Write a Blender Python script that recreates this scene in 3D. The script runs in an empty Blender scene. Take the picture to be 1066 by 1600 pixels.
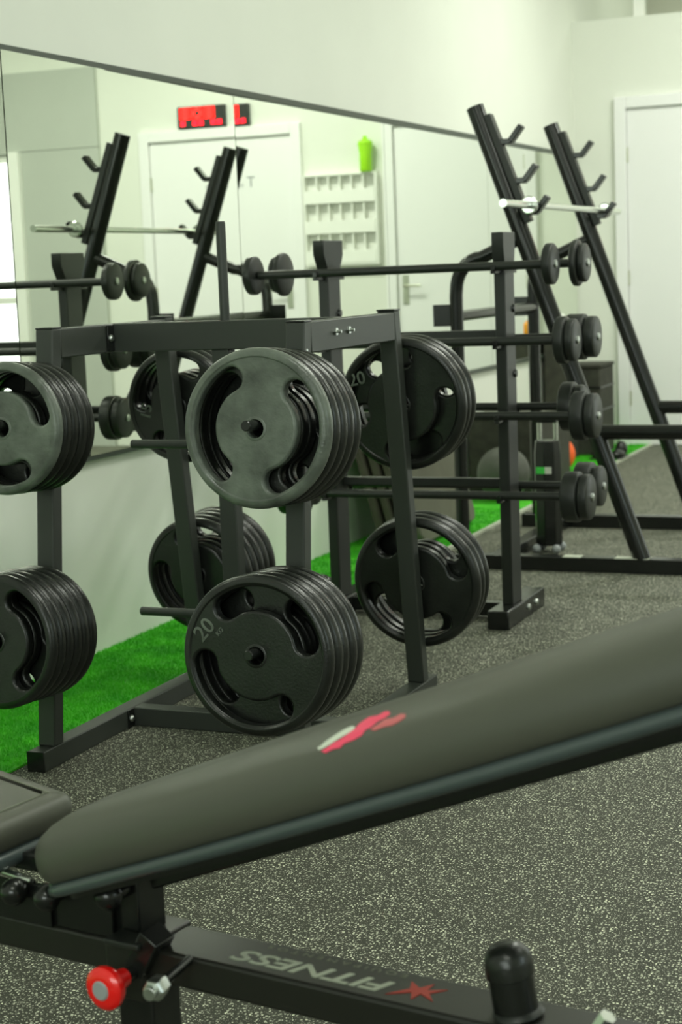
import bpy, bmesh, math, random
from mathutils import Vector, Matrix
random.seed(7)
PI = math.pi
SC = bpy.context.scene
COL = SC.collection

# ------------------------------------------------------------------ camera, world, lights, exposure
CAM_H = 1.157
def camera():
    r2 = Vector((0.92282791, 0.38316458, -0.03966794)); u2 = Vector((-0.01820564, 0.14624389, 0.98908103))
    f = Vector((-0.38478201, 0.9120294, -0.1419337))
    m = Matrix((r2, u2, -f)).transposed().to_4x4()
    m.translation = Vector((0, 0, CAM_H))
    cd = bpy.data.cameras.new('camera')
    cd.sensor_fit = 'HORIZONTAL'; cd.sensor_width = 20.4
    cd.lens = 20.4*2613.42/1066
    cd.clip_start = .05
    cd.dof.use_dof = True; cd.dof.focus_distance = 3.2; cd.dof.aperture_fstop = 5.4
    o = bpy.data.objects.new('camera', cd); COL.objects.link(o); o.matrix_world = m
    SC.camera = o
camera()
SC.view_settings.view_transform = 'Standard'; SC.view_settings.look = 'None'
SC.view_settings.gamma = 1; SC.view_settings.use_curve_mapping = False
SC.view_settings.exposure = 0.32
w = bpy.data.worlds.new('world'); SC.world = w; w.use_nodes = True
w.node_tree.nodes['Background'].inputs[0].default_value = (.95, 1, .96, 1)
w.node_tree.nodes['Background'].inputs[1].default_value = 2.6
SC.cycles.max_bounces = 10; SC.cycles.glossy_bounces = 6; SC.cycles.diffuse_bounces = 5
SC.cycles.use_denoising = True
def area(name, loc, size, power, col=(.90, 1.0, .80), rot=(0, 0, 0), sy=None):
    ld = bpy.data.lights.new(name, 'AREA'); ld.energy = power; ld.color = col
    ld.shape = 'RECTANGLE'; ld.size = size; ld.size_y = sy or size
    o = bpy.data.objects.new(name, ld); COL.objects.link(o); o.location = loc; o.rotation_euler = rot
    return o
for lx, ly, pw in ((-.5, 2.6, 20), (-.5, 5.4, 32), (-.9, 8.7, 56), (1.5, 3.8, 20), (1.3, 8.0, 48), (-.4, -.6, 22)):
    area('ceiling_lamp', (lx, ly, 3.5), .9, pw, (.96, 1.0, .88), sy=.45)
area('front_fill_light', (-.3, -2.85, 1.9), 2.6, 50, (.90, 1, .93), (PI/2, 0, 0), 1.0)  # added fill lamp for the front-facing plates; the front wall has no window
area('side_window_daylight', (3.35, 2.0, 1.9), 2.0, 16, (.80, .97, 1.0), (PI/2, 0, PI/2), .9)
area('back_office_lamp', (-1.5, 11.6, 3.5), .8, 14)

# ------------------------------------------------------------------ materials
def mat(name, col, rough=.5, metal=0, bump=0, bscale=60, spec=.5, noise=0, nscale=8, coat=0, emit=None, estr=0, bdist=.002):
    m = bpy.data.materials.new(name); m.use_nodes = True
    nt = m.node_tree; b = nt.nodes['Principled BSDF']
    b.inputs['Base Color'].default_value = (*col, 1); b.inputs['Roughness'].default_value = rough
    b.inputs['Metallic'].default_value = metal; b.inputs['Specular IOR Level'].default_value = spec
    b.inputs['Coat Weight'].default_value = coat
    if emit: b.inputs['Emission Color'].default_value = (*emit, 1); b.inputs['Emission Strength'].default_value = estr
    if bump or noise: tc = nt.nodes.new('ShaderNodeTexCoord')
    if bump:
        n = nt.nodes.new('ShaderNodeTexNoise'); n.inputs['Scale'].default_value = bscale; n.inputs['Detail'].default_value = 4
        nt.links.new(tc.outputs['Object'], n.inputs['Vector'])
        bp = nt.nodes.new('ShaderNodeBump'); bp.inputs['Strength'].default_value = bump; bp.inputs['Distance'].default_value = bdist
        nt.links.new(n.outputs['Fac'], bp.inputs['Height']); nt.links.new(bp.outputs['Normal'], b.inputs['Normal'])
    if noise:
        n = nt.nodes.new('ShaderNodeTexNoise'); n.inputs['Scale'].default_value = nscale; n.inputs['Detail'].default_value = 6
        nt.links.new(tc.outputs['Object'], n.inputs['Vector'])
        r = nt.nodes.new('ShaderNodeValToRGB'); e = r.color_ramp.elements
        e[0].position = .3; e[1].position = .72
        e[0].color = (*[c*(1-noise) for c in col], 1); e[1].color = (*[min(1, c*(1+noise)) for c in col], 1)
        nt.links.new(n.outputs['Fac'], r.inputs['Fac']); nt.links.new(r.outputs['Color'], b.inputs['Base Color'])
    return m
M = {}
M['wall'] = mat('wall_paint', (.80, .82, .75), .75, bump=.15, bscale=120, noise=.02, nscale=2)
M['wall_grey'] = mat('grey_wall_paint', (.50, .53, .48), .7, noise=.03, nscale=2)
M['beige'] = mat('beige_paint', (.62, .62, .54), .8)
M['door'] = mat('white_door_paint', (.90, .90, .90), .45)
M['white'] = mat('white_laminate', (.90, .91, .86), .5)
M['powder'] = mat('black_powder_coat', (.016, .0185, .0155), .40, bump=.25, bscale=900, bdist=.0006, spec=.5)
M['rackpaint'] = mat('grey_black_rack_paint', (.033, .038, .032), .44, bump=.25, bscale=900, bdist=.0006)
M['gloss'] = mat('black_gloss_enamel', (.008, .009, .008), .22, spec=.5, bump=.05, bscale=40)
M['rubber'] = mat('black_rubber', (.011, .0125, .0105), .29, bump=.5, bscale=170, bdist=.0012, noise=.5, nscale=14)
M['palerub'] = mat('worn_lit_plate_rubber', (.115, .132, .110), .32, bump=.6, bscale=95, bdist=.0022, noise=.55, nscale=13)  # worn rubber; reflected light on the upper front plates raised into its colour
M['disc'] = mat('dull_disc_rubber', (.014, .0165, .014), .42, bump=.2, bscale=300, bdist=.001)
M['vinyl'] = mat('black_vinyl', (.076, .078, .060), .48, bump=.18, bscale=700, bdist=.0005, spec=.45)
M['vinyl2'] = mat('glossy_vinyl_edge', (.055, .072, .072), .27, bump=.1, bscale=500, bdist=.0005, spec=.6)  # cool bluish highlight of the pad's edge put into the base colour
M['beam'] = mat('dark_brown_black_enamel', (.013, .013, .010), .36)
M['steel'] = mat('chrome_steel', (.72, .75, .70), .2, metal=1)
M['zinc'] = mat('zinc_bolt', (.55, .58, .55), .32, metal=1)
M['red'] = mat('red_plastic', (.95, .008, .006), .25, coat=.4)
M['grey'] = mat('grey_plastic', (.33, .35, .36), .4)
M['pink'] = mat('pink_print', (.88, .055, .14), .5)
M['pinkpale'] = mat('pale_pink_print', (.55, .12, .13), .55)
M['whiteprint'] = mat('white_print', (.62, .66, .56), .5)
M['greyprint'] = mat('grey_print', (.36, .39, .30), .5)
M['dimprint'] = mat('dim_grey_print', (.16, .17, .12), .5)
M['redprint'] = mat('red_print', (.36, .022, .008), .5)
M['orange'] = mat('orange_rubber', (.95, .13, .015), .5)
M['orangeliq'] = mat('orange_plastic', (.95, .38, .02), .35)
M['ballgrey'] = mat('grey_ball_rubber', (.075, .08, .065), .55)
M['lime'] = mat('lime_plastic', (.40, .86, .02), .35)
M['green'] = mat('green_sticker', (.06, .6, .08), .4)
M['mat'] = mat('grey_mat_foam', (.12, .12, .085), .8, noise=.15, nscale=5)
M['matedge'] = mat('grey_mat_edge', (.075, .07, .05), .85, noise=.2, nscale=12)
M['boxdark'] = mat('dark_carpeted_box', (.045, .045, .034), .9, noise=.3, nscale=20)
M['boxtop'] = mat('grey_box_top', (.20, .21, .16), .8)
M['trim'] = mat('dark_mirror_trim', (.045, .06, .045), .4)
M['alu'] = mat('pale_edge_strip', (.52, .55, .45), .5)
M['ledcase'] = mat('black_clock_case', (.02, .025, .02), .4)
M['led'] = mat('red_led_segments', (.5, .01, .01), .4, emit=(1, .008, .006), estr=5.5)
M['leddim'] = mat('red_led_small_segments', (.5, .01, .02), .4, emit=(1, .01, .03), estr=2.2)
M['handle'] = mat('brushed_handle', (.6, .62, .5), .3, metal=1)
M['ink'] = mat('grey_ink', (.30, .32, .33), .6)
def mirror_mat():
    m = bpy.data.materials.new('mirror_glass'); m.use_nodes = True; b = m.node_tree.nodes['Principled BSDF']
    b.inputs['Base Color'].default_value = (.86, .91, .82, 1); b.inputs['Metallic'].default_value = 1; b.inputs['Roughness'].default_value = .004
    return m
M['mirror'] = mirror_mat()
def glass_mat():
    m = bpy.data.materials.new('window_glass'); m.use_nodes = True; b = m.node_tree.nodes['Principled BSDF']
    b.inputs['Transmission Weight'].default_value = 1; b.inputs['Roughness'].default_value = 0; b.inputs['IOR'].default_value = 1.01
    b.inputs['Base Color'].default_value = (.97, 1, .98, 1)
    return m
M['glass'] = glass_mat()
def floor_mat():
    m = bpy.data.materials.new('flecked_rubber_floor'); m.use_nodes = True; nt = m.node_tree; b = nt.nodes['Principled BSDF']
    L = nt.links.new; N = nt.nodes.new
    tc = N('ShaderNodeTexCoord')
    ns = N('ShaderNodeTexNoise'); ns.inputs['Scale'].default_value = 190; ns.inputs['Detail'].default_value = 2
    L(tc.outputs['Object'], ns.inputs['Vector'])
    off = N('ShaderNodeVectorMath'); off.operation = 'MULTIPLY_ADD'; off.inputs[1].default_value = (.006, .006, .0); 
    L(ns.outputs['Color'], off.inputs[0]); L(tc.outputs['Object'], off.inputs[2])
    prev = None
    for sc, th in ((150, .29), (250, .16)):
        v = N('ShaderNodeTexVoronoi'); v.voronoi_dimensions = '2D'; v.inputs['Scale'].default_value = sc
        L(off.outputs[0], v.inputs['Vector'])
        sep = N('ShaderNodeSeparateColor'); L(v.outputs['Color'], sep.inputs[0])
        mm = N('ShaderNodeMath'); mm.operation = 'MULTIPLY'; mm.inputs[1].default_value = th*1.2; L(sep.outputs[0], mm.inputs[0])
        sb = N('ShaderNodeMath'); sb.operation = 'SUBTRACT'; L(mm.outputs[0], sb.inputs[0]); L(v.outputs['Distance'], sb.inputs[1])
        mr = N('ShaderNodeMapRange'); mr.inputs['From Min'].default_value = -.005; mr.inputs['From Max'].default_value = .035; L(sb.outputs[0], mr.inputs['Value'])
        mv = N('ShaderNodeMath'); mv.operation = 'MULTIPLY'; L(mr.outputs[0], mv.inputs[0])
        br = N('ShaderNodeMapRange'); br.inputs['To Min'].default_value = .40; br.inputs['To Max'].default_value = 1; L(sep.outputs[1], br.inputs['Value'])
        L(br.outputs[0], mv.inputs[1])
        if prev is None: prev = mv
        else:
            mx = N('ShaderNodeMath'); mx.operation = 'MAXIMUM'; L(prev.outputs[0], mx.inputs[0]); L(mv.outputs[0], mx.inputs[1]); prev = mx
    big = N('ShaderNodeTexNoise'); big.inputs['Scale'].default_value = 3.5; big.inputs['Detail'].default_value = 8; L(tc.outputs['Object'], big.inputs['Vector'])
    ramp = N('ShaderNodeValToRGB'); ramp.color_ramp.elements[0].color = (.026, .028, .017, 1); ramp.color_ramp.elements[1].color = (.040, .042, .027, 1)
    L(big.outputs['Fac'], ramp.inputs['Fac'])
    mix = N('ShaderNodeMix'); mix.data_type = 'RGBA'; L(prev.outputs[0], mix.inputs['Factor']); L(ramp.outputs['Color'], mix.inputs['A'])
    mix.inputs['B'].default_value = (.90, .92, .72, 1)
    L(mix.outputs['Result'], b.inputs['Base Color']); b.inputs['Roughness'].default_value = .75
    bp = N('ShaderNodeBump'); bp.inputs['Strength'].default_value = .4; bp.inputs['Distance'].default_value = .001
    L(ns.outputs['Fac'], bp.inputs['Height']); L(bp.outputs['Normal'], b.inputs['Normal'])
    return m
M['floor'] = floor_mat()
def turf_mat(name, c0, c1):
    m = bpy.data.materials.new(name); m.use_nodes = True; nt = m.node_tree; b = nt.nodes['Principled BSDF']
    tc = nt.nodes.new('ShaderNodeTexCoord'); n = nt.nodes.new('ShaderNodeTexNoise'); n.inputs['Scale'].default_value = 9; n.inputs['Detail'].default_value = 6
    nt.links.new(tc.outputs['Object'], n.inputs['Vector'])
    r = nt.nodes.new('ShaderNodeValToRGB'); r.color_ramp.elements[0].position = .35; r.color_ramp.elements[1].position = .65
    r.color_ramp.elements[0].color = (*c0, 1); r.color_ramp.elements[1].color = (*c1, 1)
    nt.links.new(n.outputs['Fac'], r.inputs['Fac']); nt.links.new(r.outputs['Color'], b.inputs['Base Color']); b.inputs['Roughness'].default_value = .6
    return m
M['turf'] = turf_mat('green_turf', (.035, .40, .006), (.09, .60, .015))

# ------------------------------------------------------------------ mesh helpers
class MB:
    def __init__(s): s.bm = bmesh.new()
    def box(s, a, b, rot=None, bev=0):
        """axis aligned box a..b, or rotated by a matrix about its centre"""
        a, b = Vector(a), Vector(b); c = (a+b)/2; h = (b-a)/2
        vs = []
        for k in ((-1,-1,-1),(1,-1,-1),(1,1,-1),(-1,1,-1),(-1,-1,1),(1,-1,1),(1,1,1),(-1,1,1)):
            p = Vector((k[0]*h.x, k[1]*h.y, k[2]*h.z))
            if rot: p = rot @ p
            vs.append(s.bm.verts.new(c+p))
        for f in ((0,3,2,1),(4,5,6,7),(0,1,5,4),(1,2,6,5),(2,3,7,6),(3,0,4,7)): s.bm.faces.new([vs[i] for i in f])
        return s
    def bar(s, p, q, wx, wy, up=(0,0,1), cap=True):
        """rectangular tube from p to q; wx across, wy along the up-ish side"""
        p, q = Vector(p), Vector(q); d = (q-p).normalized(); up = Vector(up)
        x = d.cross(up).normalized(); y = x.cross(d).normalized()
        r = [[s.bm.verts.new(o + x*wx/2*i + y*wy/2*j) for i, j in ((-1,-1),(1,-1),(1,1),(-1,1))] for o in (p, q)]
        for i in range(4): s.bm.faces.new((r[0][i], r[0][(i+1)%4], r[1][(i+1)%4], r[1][i]))
        s.bm.faces.new(r[0][::-1]); s.bm.faces.new(r[1]); return s
    def leg(s, p, q, wx, wy):
        """sheared box between two horizontal rectangles centred on p (bottom) and q (top)"""
        r = [[s.bm.verts.new(Vector(o) + Vector((wx/2*i, wy/2*j, 0))) for i, j in ((-1,-1),(1,-1),(1,1),(-1,1))] for o in (p, q)]
        for i in range(4): s.bm.faces.new((r[0][i], r[0][(i+1)%4], r[1][(i+1)%4], r[1][i]))
        s.bm.faces.new(r[0][::-1]); s.bm.faces.new(r[1]); return s
    def pipe(s, pts, rad, n=20, caps=True):
        pts = [Vector(p) for p in pts]; rings = []
        rads = rad if isinstance(rad, (list, tuple)) else [rad]*len(pts)
        t0 = (pts[1]-pts[0]).normalized(); ref = Vector((0,0,1)) if abs(t0.z) < .9 else Vector((1,0,0))
        x = t0.cross(ref).normalized()
        for i, p in enumerate(pts):
            t = (pts[min(i+1, len(pts)-1)] - pts[max(i-1, 0)]).normalized()
            x = (x - t*x.dot(t)).normalized(); y = t.cross(x)
            rings.append([s.bm.verts.new(p + (x*math.cos(2*PI*k/n) + y*math.sin(2*PI*k/n))*rads[i]) for k in range(n)])
        for a, b in zip(rings, rings[1:]):
            for k in range(n): s.bm.faces.new((a[k], a[(k+1)%n], b[(k+1)%n], b[k]))
        if caps: s.bm.faces.new(rings[0][::-1]); s.bm.faces.new(rings[-1])
        return s
    def lathe(s, prof, o=(0,0,0), axis='y', n=64, closed=False):
        """profile of (r, h) turned round an axis"""
        o = Vector(o); rings = []
        for r, h in prof:
            ring = []
            if r < 1e-6: ring = [s.bm.verts.new(o + s._ax(0, 0, h, axis))]*1
            else: ring = [s.bm.verts.new(o + s._ax(r*math.cos(2*PI*k/n), r*math.sin(2*PI*k/n), h, axis)) for k in range(n)]
            rings.append(ring)
        pairs = list(zip(rings, rings[1:])) + ([(rings[-1], rings[0])] if closed else [])
        for a, b in pairs:
            for k in range(n):
                q = [a[k % len(a)], a[(k+1) % len(a)], b[(k+1) % len(b)], b[k % len(b)]]
                u = []
                for v in q:
                    if v not in u: u.append(v)
                if len(u) >= 3: s.bm.faces.new(u)
        return s
    def _ax(s, a, b, h, axis):
        return Vector((a, h, b)) if axis == 'y' else Vector((h, a, b)) if axis == 'x' else Vector((a, b, h))
    def sphere(s, c, r, n=24, sc=(1,1,1)):
        m = Matrix.Translation(Vector(c)) @ Matrix.Diagonal((*[r*k for k in sc], 1))
        bmesh.ops.create_uvsphere(s.bm, u_segments=n, v_segments=n//2, radius=1, matrix=m); return s
    def prism(s, pts, z0, z1):
        a = [s.bm.verts.new((x, y, z0)) for x, y in pts]; b = [s.bm.verts.new((x, y, z1)) for x, y in pts]
        n = len(pts)
        for i in range(n): s.bm.faces.new((a[i], a[(i+1)%n], b[(i+1)%n], b[i]))
        s.bm.faces.new(a[::-1]); s.bm.faces.new(b); return s
    def xf(s, m): bmesh.ops.transform(s.bm, matrix=m, verts=s.bm.verts); return s
    def join(s, me, m=None):
        n0 = len(s.bm.verts); s.bm.from_mesh(me); s.bm.verts.ensure_lookup_table()
        if m: bmesh.ops.transform(s.bm, matrix=m, verts=s.bm.verts[n0:])
        return s
WM = {}
def root(name, loc, label=None, cat=None, group=None, rotz=0, rot=None):
    o = bpy.data.objects.new(name, None); COL.objects.link(o); o.location = loc
    o.empty_display_size = .05
    e = rot or (0, 0, rotz); o.rotation_euler = e
    from mathutils import Euler
    WM[o] = Matrix.Translation(Vector(loc)) @ Euler(e).to_matrix().to_4x4()
    if label: tag(o, label, cat, group)
    return o
def tag(o, label, cat, group=None, kind=None):
    o['label'] = label; o['category'] = cat
    if group: o['group'] = group
    if kind: o['kind'] = kind
    return o
def finish(bm, ang=38):
    bmesh.ops.recalc_face_normals(bm, faces=bm.faces)
    for f in bm.faces: f.smooth = True
    for e in bm.edges:
        if len(e.link_faces) == 2 and e.calc_face_angle(0) > math.radians(ang): e.smooth = False
def obj(name, mb, m, parent=None, bev=0, ang=38, local=False, label=None, seg=2):
    """link one mesh; geometry given in world space is brought into the parent's space"""
    bm = mb.bm
    P = Matrix.Identity(4); p = parent
    if parent is not None and not local: bmesh.ops.transform(bm, matrix=WM[parent].inverted(), verts=bm.verts)
    finish(bm, ang)
    me = bpy.data.meshes.new(name); bm.to_mesh(me); bm.free()
    me.materials.append(M[m])
    o = bpy.data.objects.new(name, me); COL.objects.link(o)
    if parent is not None: o.parent = parent; WM[o] = WM[parent]
    else: WM[o] = Matrix.Identity(4)
    if bev:
        md = o.modifiers.new('bevel', 'BEVEL'); md.width = bev; md.segments = seg; md.limit_method = 'ANGLE'; md.angle_limit = math.radians(40)
        md.harden_normals = False
    if label: o['label'] = label
    return o
def solo(name, mb, m, loc, label, cat, group=None, bev=0, rot=None, ang=38, kind=None):
    """a thing that is one mesh; geometry in world space, origin moved to loc"""
    bmesh.ops.translate(mb.bm, vec=-Vector(loc), verts=mb.bm.verts)
    o = obj(name, mb, m, None, bev, ang); o.location = loc; WM[o] = Matrix.Translation(Vector(loc))
    return tag(o, label, cat, group, kind)
def struct(name, mb, m, bev=0, parent=None):
    o = obj(name, mb, m, parent, bev)
    if parent is None: o['kind'] = 'structure'
    return o
def eval_mesh(o):
    dg = bpy.context.evaluated_depsgraph_get(); me = bpy.data.meshes.new_from_object(o.evaluated_get(dg)); 
    d = o.data; bpy.data.objects.remove(o)
    return me
def text_mesh(s, size, ext=.0004, bevel=0, shear=0, xs=1):
    cu = bpy.data.curves.new('t', 'FONT'); cu.body = s; cu.size = size; cu.extrude = ext; cu.bevel_depth = bevel
    cu.align_x = 'CENTER'; cu.align_y = 'CENTER'; cu.shear = shear; cu.resolution_u = 4
    o = bpy.data.objects.new('t', cu); COL.objects.link(o); bpy.context.view_layer.update()
    return eval_mesh(o)
def holed_disc(b, outer, holes, h, bv):
    """a flat disc in the x-z plane, h half thick, its holes given rounded lips bv deep"""
    bm = b.bm
    def ring(pts, y): return [bm.verts.new((x, y, z)) for x, z in pts]
    def off(pts, d):
        out = []; n = len(pts)
        for i in range(n):
            tx, tz = pts[(i+1) % n][0]-pts[i-1][0], pts[(i+1) % n][1]-pts[i-1][1]; l = math.hypot(tx, tz)
            out.append((pts[i][0]+tz/l*d, pts[i][1]-tx/l*d))
        return out
    for sg in (-1, 1):
        loops = [ring(outer, sg*h)]
        for hp in holes:
            prev = None; mid = None
            for k in range(6):
                t = PI/2*k/5; rg = ring(off(hp, bv*(1-math.cos(t))), sg*(h-bv+bv*math.sin(t)))
                if prev: 
                    for i in range(len(rg)): bm.faces.new((prev[i], prev[(i+1) % len(rg)], rg[(i+1) % len(rg)], rg[i]))
                else: mid = rg
                prev = rg
            c0 = ring(hp, 0)
            for i in range(len(c0)): bm.faces.new((c0[i], c0[(i+1) % len(c0)], mid[(i+1) % len(c0)], mid[i]))
            loops.append(prev)
        es = [bm.edges.get((lp[i], lp[(i+1) % len(lp)])) or bm.edges.new((lp[i], lp[(i+1) % len(lp)])) for lp in loops for i in range(len(lp))]
        bmesh.ops.triangle_fill(bm, edges=es, use_beauty=True, use_dissolve=False, normal=(0, sg, 0))
    bmesh.ops.remove_doubles(bm, verts=bm.verts, dist=1e-5)

# ------------------------------------------------------------------ the room
XW, YB, HB, HC = -2.715, 10.41, 2.625, 3.6
struct('floor', MB().box((XW-.1, -3.2, -.1), (3.6, 13, 0)), 'floor')
struct('wall_left', MB().box((XW-.2, -3.2, 0), (XW, 13, HC)), 'wall')
b = MB()
b.box((XW, YB, 0), (.50, YB+.12, HB))
struct('wall_back', b, 'wall')
b = MB(); b.box((.50, YB-.03, 0), (1.12, YB+.12, 2.08)); b.box((.50, YB-.03, 2.084), (3.4, YB+.12, HB)); b.box((2.9, YB-.03, 0), (3.4, YB+.12, 2.08))
struct('wall_back_grey', b, 'wall_grey')
struct('wall_far', MB().box((XW, 12.6, 0), (1.1, 12.8, HC)), 'beige')
struct('wall_annex', MB().box((1.0, YB+.121, 0), (1.1, 12.6, HC)), 'beige')
struct('wall_right', MB().box((3.4, -3.2, 0), (3.6, YB+.12, HC)), 'wall')
struct('wall_front', MB().box((XW-.2, -3.2, 0), (3.6, -3.0, HC)), 'wall')
b = MB(); b.box((XW-.2, -3.2, HC), (3.6, YB+.12, HC+.1)); b.box((XW-.2, YB+.1205, HC), (1.1, 13, HC+.1)); struct('ceiling', b, 'wall')
struct('wall_back_top', MB().box((.505, YB+.05, HB), (3.4, YB+.12, HC)), 'wall')
struct('trim_1', MB().box((-2.335, YB+.03, HB), (-2.275, YB+.09, HC)), 'white')
# pale pillar and bright glazed doorway seen in the mirror
struct('trim_2', MB().box((1.12, YB-.08, 0), (1.24, YB+.12, 2.08)), 'white', .004)
wn = root('window_1', (2.05, YB, 0)); wn['kind'] = 'structure'
b = MB()
for x in (1.24, 2.02, 2.84): b.box((x, YB, 0), (x+.05, YB+.05, 2.08))
for z in (0, 1.02, 2.03):
    b.box((1.291, YB+.002, z), (2.019, YB+.048, z+.05)); b.box((2.071, YB+.002, z), (2.839, YB+.048, z+.05))
obj('window_frame', b, 'white', wn, .003)
obj('pane', MB().box((1.26, YB+.02, .02), (2.87, YB+.026, 2.06)), 'glass', wn)

def door(name, x0, x1, top, handle_side, label_frame=None):
    r = root(name, ((x0+x1)/2, YB, 0)); r['kind'] = 'structure'
    fw = .07
    b = MB(); b.box((x0, YB-.035, 0), (x0+fw, YB+.0, top)); b.box((x1-fw, YB-.035, 0), (x1, YB, top)); b.box((x0+fw+.0005, YB-.035, top-fw), (x1-fw-.0005, YB, top))
    obj('door_frame', b, 'door', r, .004)
    obj('door_panel', MB().box((x0+fw+.004, YB-.012, .006), (x1-fw-.004, YB-.001, top-fw-.004)), 'door', r, .002)
    b = MB()
    hx = x1-fw-.004 if handle_side == 'l' else x0+fw+.004
    for z in (.3, 1.05, 1.8): b.pipe([(hx, YB-.018, z-.045), (hx, YB-.018, z+.045)], .007, 10)
    obj('hinge', b, 'handle', r)
    kx = x0+fw+.055 if handle_side == 'l' else x1-fw-.055
    b = MB(); b.box((kx-.02, YB-.018, .93), (kx+.02, YB-.011, 1.12)); sgn = 1 if handle_side == 'l' else -1
    b.pipe([(kx, YB-.014, 1.05), (kx, YB-.055, 1.05), (kx+.01*sgn, YB-.062, 1.05), (kx+.12*sgn, YB-.062, 1.05)], .008, 10)
    obj('door_handle', b, 'handle', r)
    return r
# frame at the far right of the picture; the mirror shows the same door from its other edge
door('door_1', -2.452, -1.425, 2.150, 'r')
d2 = door('door_2', -.842, .185, 2.150, 'l')
# small writing on the second door, seen reversed in the mirror
R_face = Matrix.Rotation(PI/2, 4, 'X')
b = MB(); b.join(text_mesh('T', .10), Matrix.Translation((-.46, YB-.0135, 1.78)) @ R_face)
b.join(text_mesh('reino', .05), Matrix.Translation((-.35, YB-.0135, 1.765)) @ R_face)
obj('door_lettering', b, 'ink', d2)

# ------------------------------------------------------------------ mirror panels and their trim
MZ0, MZ1 = .628, 1.806
def mirror_panel(y0, y1, dl, label, dx=.010):
    # dl turns the panel a little about its far vertical edge, as it hangs on the wall
    t = math.tan(dl); b = MB()
    x0 = XW+dx+t*(y1-y0); x1 = XW+dx
    a = [b.bm.verts.new(v) for v in ((x0, y0, MZ0), (x1, y1, MZ0), (x1, y1, MZ1), (x0, y0, MZ1))]
    c = [b.bm.verts.new(v) for v in ((x0-.005, y0, MZ0), (x1-.005, y1, MZ0), (x1-.005, y1, MZ1), (x0-.005, y0, MZ1))]
    b.bm.faces.new(a); b.bm.faces.new(c[::-1])
    for i in range(4): b.bm.faces.new((a[i], c[i], c[(i+1)%4], a[(i+1)%4]))
    return solo('mirror_panel', b, 'mirror', (x1, (y0+y1)/2, MZ0), label, 'mirror', 'tall mirrors on the left wall')
MB_ = mirror_panel
MB_(2.62, 4.055, .0, 'wall mirror panel at the left picture edge showing a bright window', .032)
MB_(4.06, 5.566, .015, 'wall mirror panel showing the grey wall and most of the red clock')
MB_(5.57, 7.07, .0, 'wall mirror panel showing the white pigeonhole rack and the lime bottle')
MB_(7.074, 8.57, .0, 'wall mirror panel behind the leaning squat rack')
MB_(8.574, 10.39, .0, 'farthest wall mirror panel, ending at the corner by the white door')
struct('trim_3', MB().box((XW, -3, MZ1-.004), (XW+.024, 10.4, MZ1+.018)), 'trim', .002)
struct('trim_4', MB().box((XW, -3, MZ0-.016), (XW+.022, 10.4, MZ0+.004)), 'trim', .002)

# ------------------------------------------------------------------ turf strip
TX = -2.262
def turf():
    V = []; Fc = []
    V += [(XW, -3, .001), (TX, -3, .001), (TX, YB, .001), (XW, YB, .001), (XW, -3, .006), (TX, -3, .006), (TX, YB, .006), (XW, YB, .006)]
    Fc += [(4, 5, 6, 7), (0, 1, 5, 4), (1, 2, 6, 5)]
    rnd = random.Random(3)
    def blades(n, y0, y1, h, wd):
        for _ in range(n):
            x = rnd.uniform(XW+.002, TX-.001); y = rnd.uniform(y0, y1); a = rnd.uniform(0, PI); q = h*rnd.uniform(.6, 1.2)
            dx, dy = math.cos(a)*wd, math.sin(a)*wd; lx, ly = rnd.gauss(0, .004), rnd.gauss(0, .004); k = len(V)
            V.extend(((x-dx, y-dy, .006), (x+dx, y+dy, .006), (x+lx, y+ly, .006+q))); Fc.append((k, k+1, k+2))
    blades(52000, 3.0, 5.4, .010, .0011); blades(16000, 5.4, 7.6, .010, .0018); blades(7000, 8.8, YB, .010, .003)
    me = bpy.data.meshes.new('turf_strip'); me.from_pydata(V, [], Fc); me.materials.append(M['turf']); me.update()
    o = bpy.data.objects.new('turf_strip', me); COL.objects.link(o)
    tag(o, 'bright green artificial turf strip along the mirrored wall', 'artificial grass', None, 'stuff')
turf()
struct('trim_5', MB().box((TX, 5.6, .0005), (TX+.018, YB, .012)), 'alu')

# ------------------------------------------------------------------ plate rack
RXC = (-2.205, -1.546); RH = 1.05; TW = .047
def yf(z): return 3.442 - .108*(1.05-z)/1.02 + .02       # centre line of a front leg
def yr(z): return 4.008 + .130*(1.05-z)/1.0 + .02        # centre line of a rear leg
rack = root('weight_plate_rack', (-1.875, 3.75, 0), 'black square-tube rack with splayed legs carrying the big round weight plates', 'weight rack')
for i, xc in enumerate(RXC):
    s = 'left' if i == 0 else 'right'
    dl_ = 0
    obj('base_beam', MB().box((xc-TW/2, 3.287, 0), (xc+TW/2, 4.245, .05)), 'rackpaint', rack, .003)
    obj('leg', MB().leg((xc, yf(.05), .05), (xc, yf(RH), RH), TW, .041), 'rackpaint', rack, .0035)
    obj('leg', MB().leg((xc, yr(.05), .05), (xc, yr(RH), RH+.004), TW, .041), 'rackpaint', rack, .0035)
    obj('top_beam', MB().box((xc-TW/2+.001, yf(1.01)+.021, .978), (xc+TW/2-.001, yr(1.01)-.019, RH-.001)), 'rackpaint', rack, .003)
    cp = MB(); cp.box((xc-TW/2-.001, yr(RH)-.022, RH+.0035), (xc+TW/2+.001, yr(RH)+.022, RH+.008))
    obj('end_cap', cp, 'gloss', rack, .001)
    cp = MB(); cp.box((xc-TW/2-.0005, yf(RH)-.021, RH-.001), (xc+TW/2+.0005, yf(RH)+.021, RH+.003)); obj('end_cap', cp, 'gloss', rack, .001)
    cp = MB(); cp.box((xc-TW/2-.0005, 3.284, -.0), (xc+TW/2+.0005, 3.2875, .0505)); obj('end_cap', cp, 'gloss', rack, .001)
xa, xb = RXC[0]+TW/2, RXC[1]-TW/2
obj('cross_beam', MB().box((xa, 3.725, .978), (xb, 3.772, RH)), 'rackpaint', rack, .003)
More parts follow.
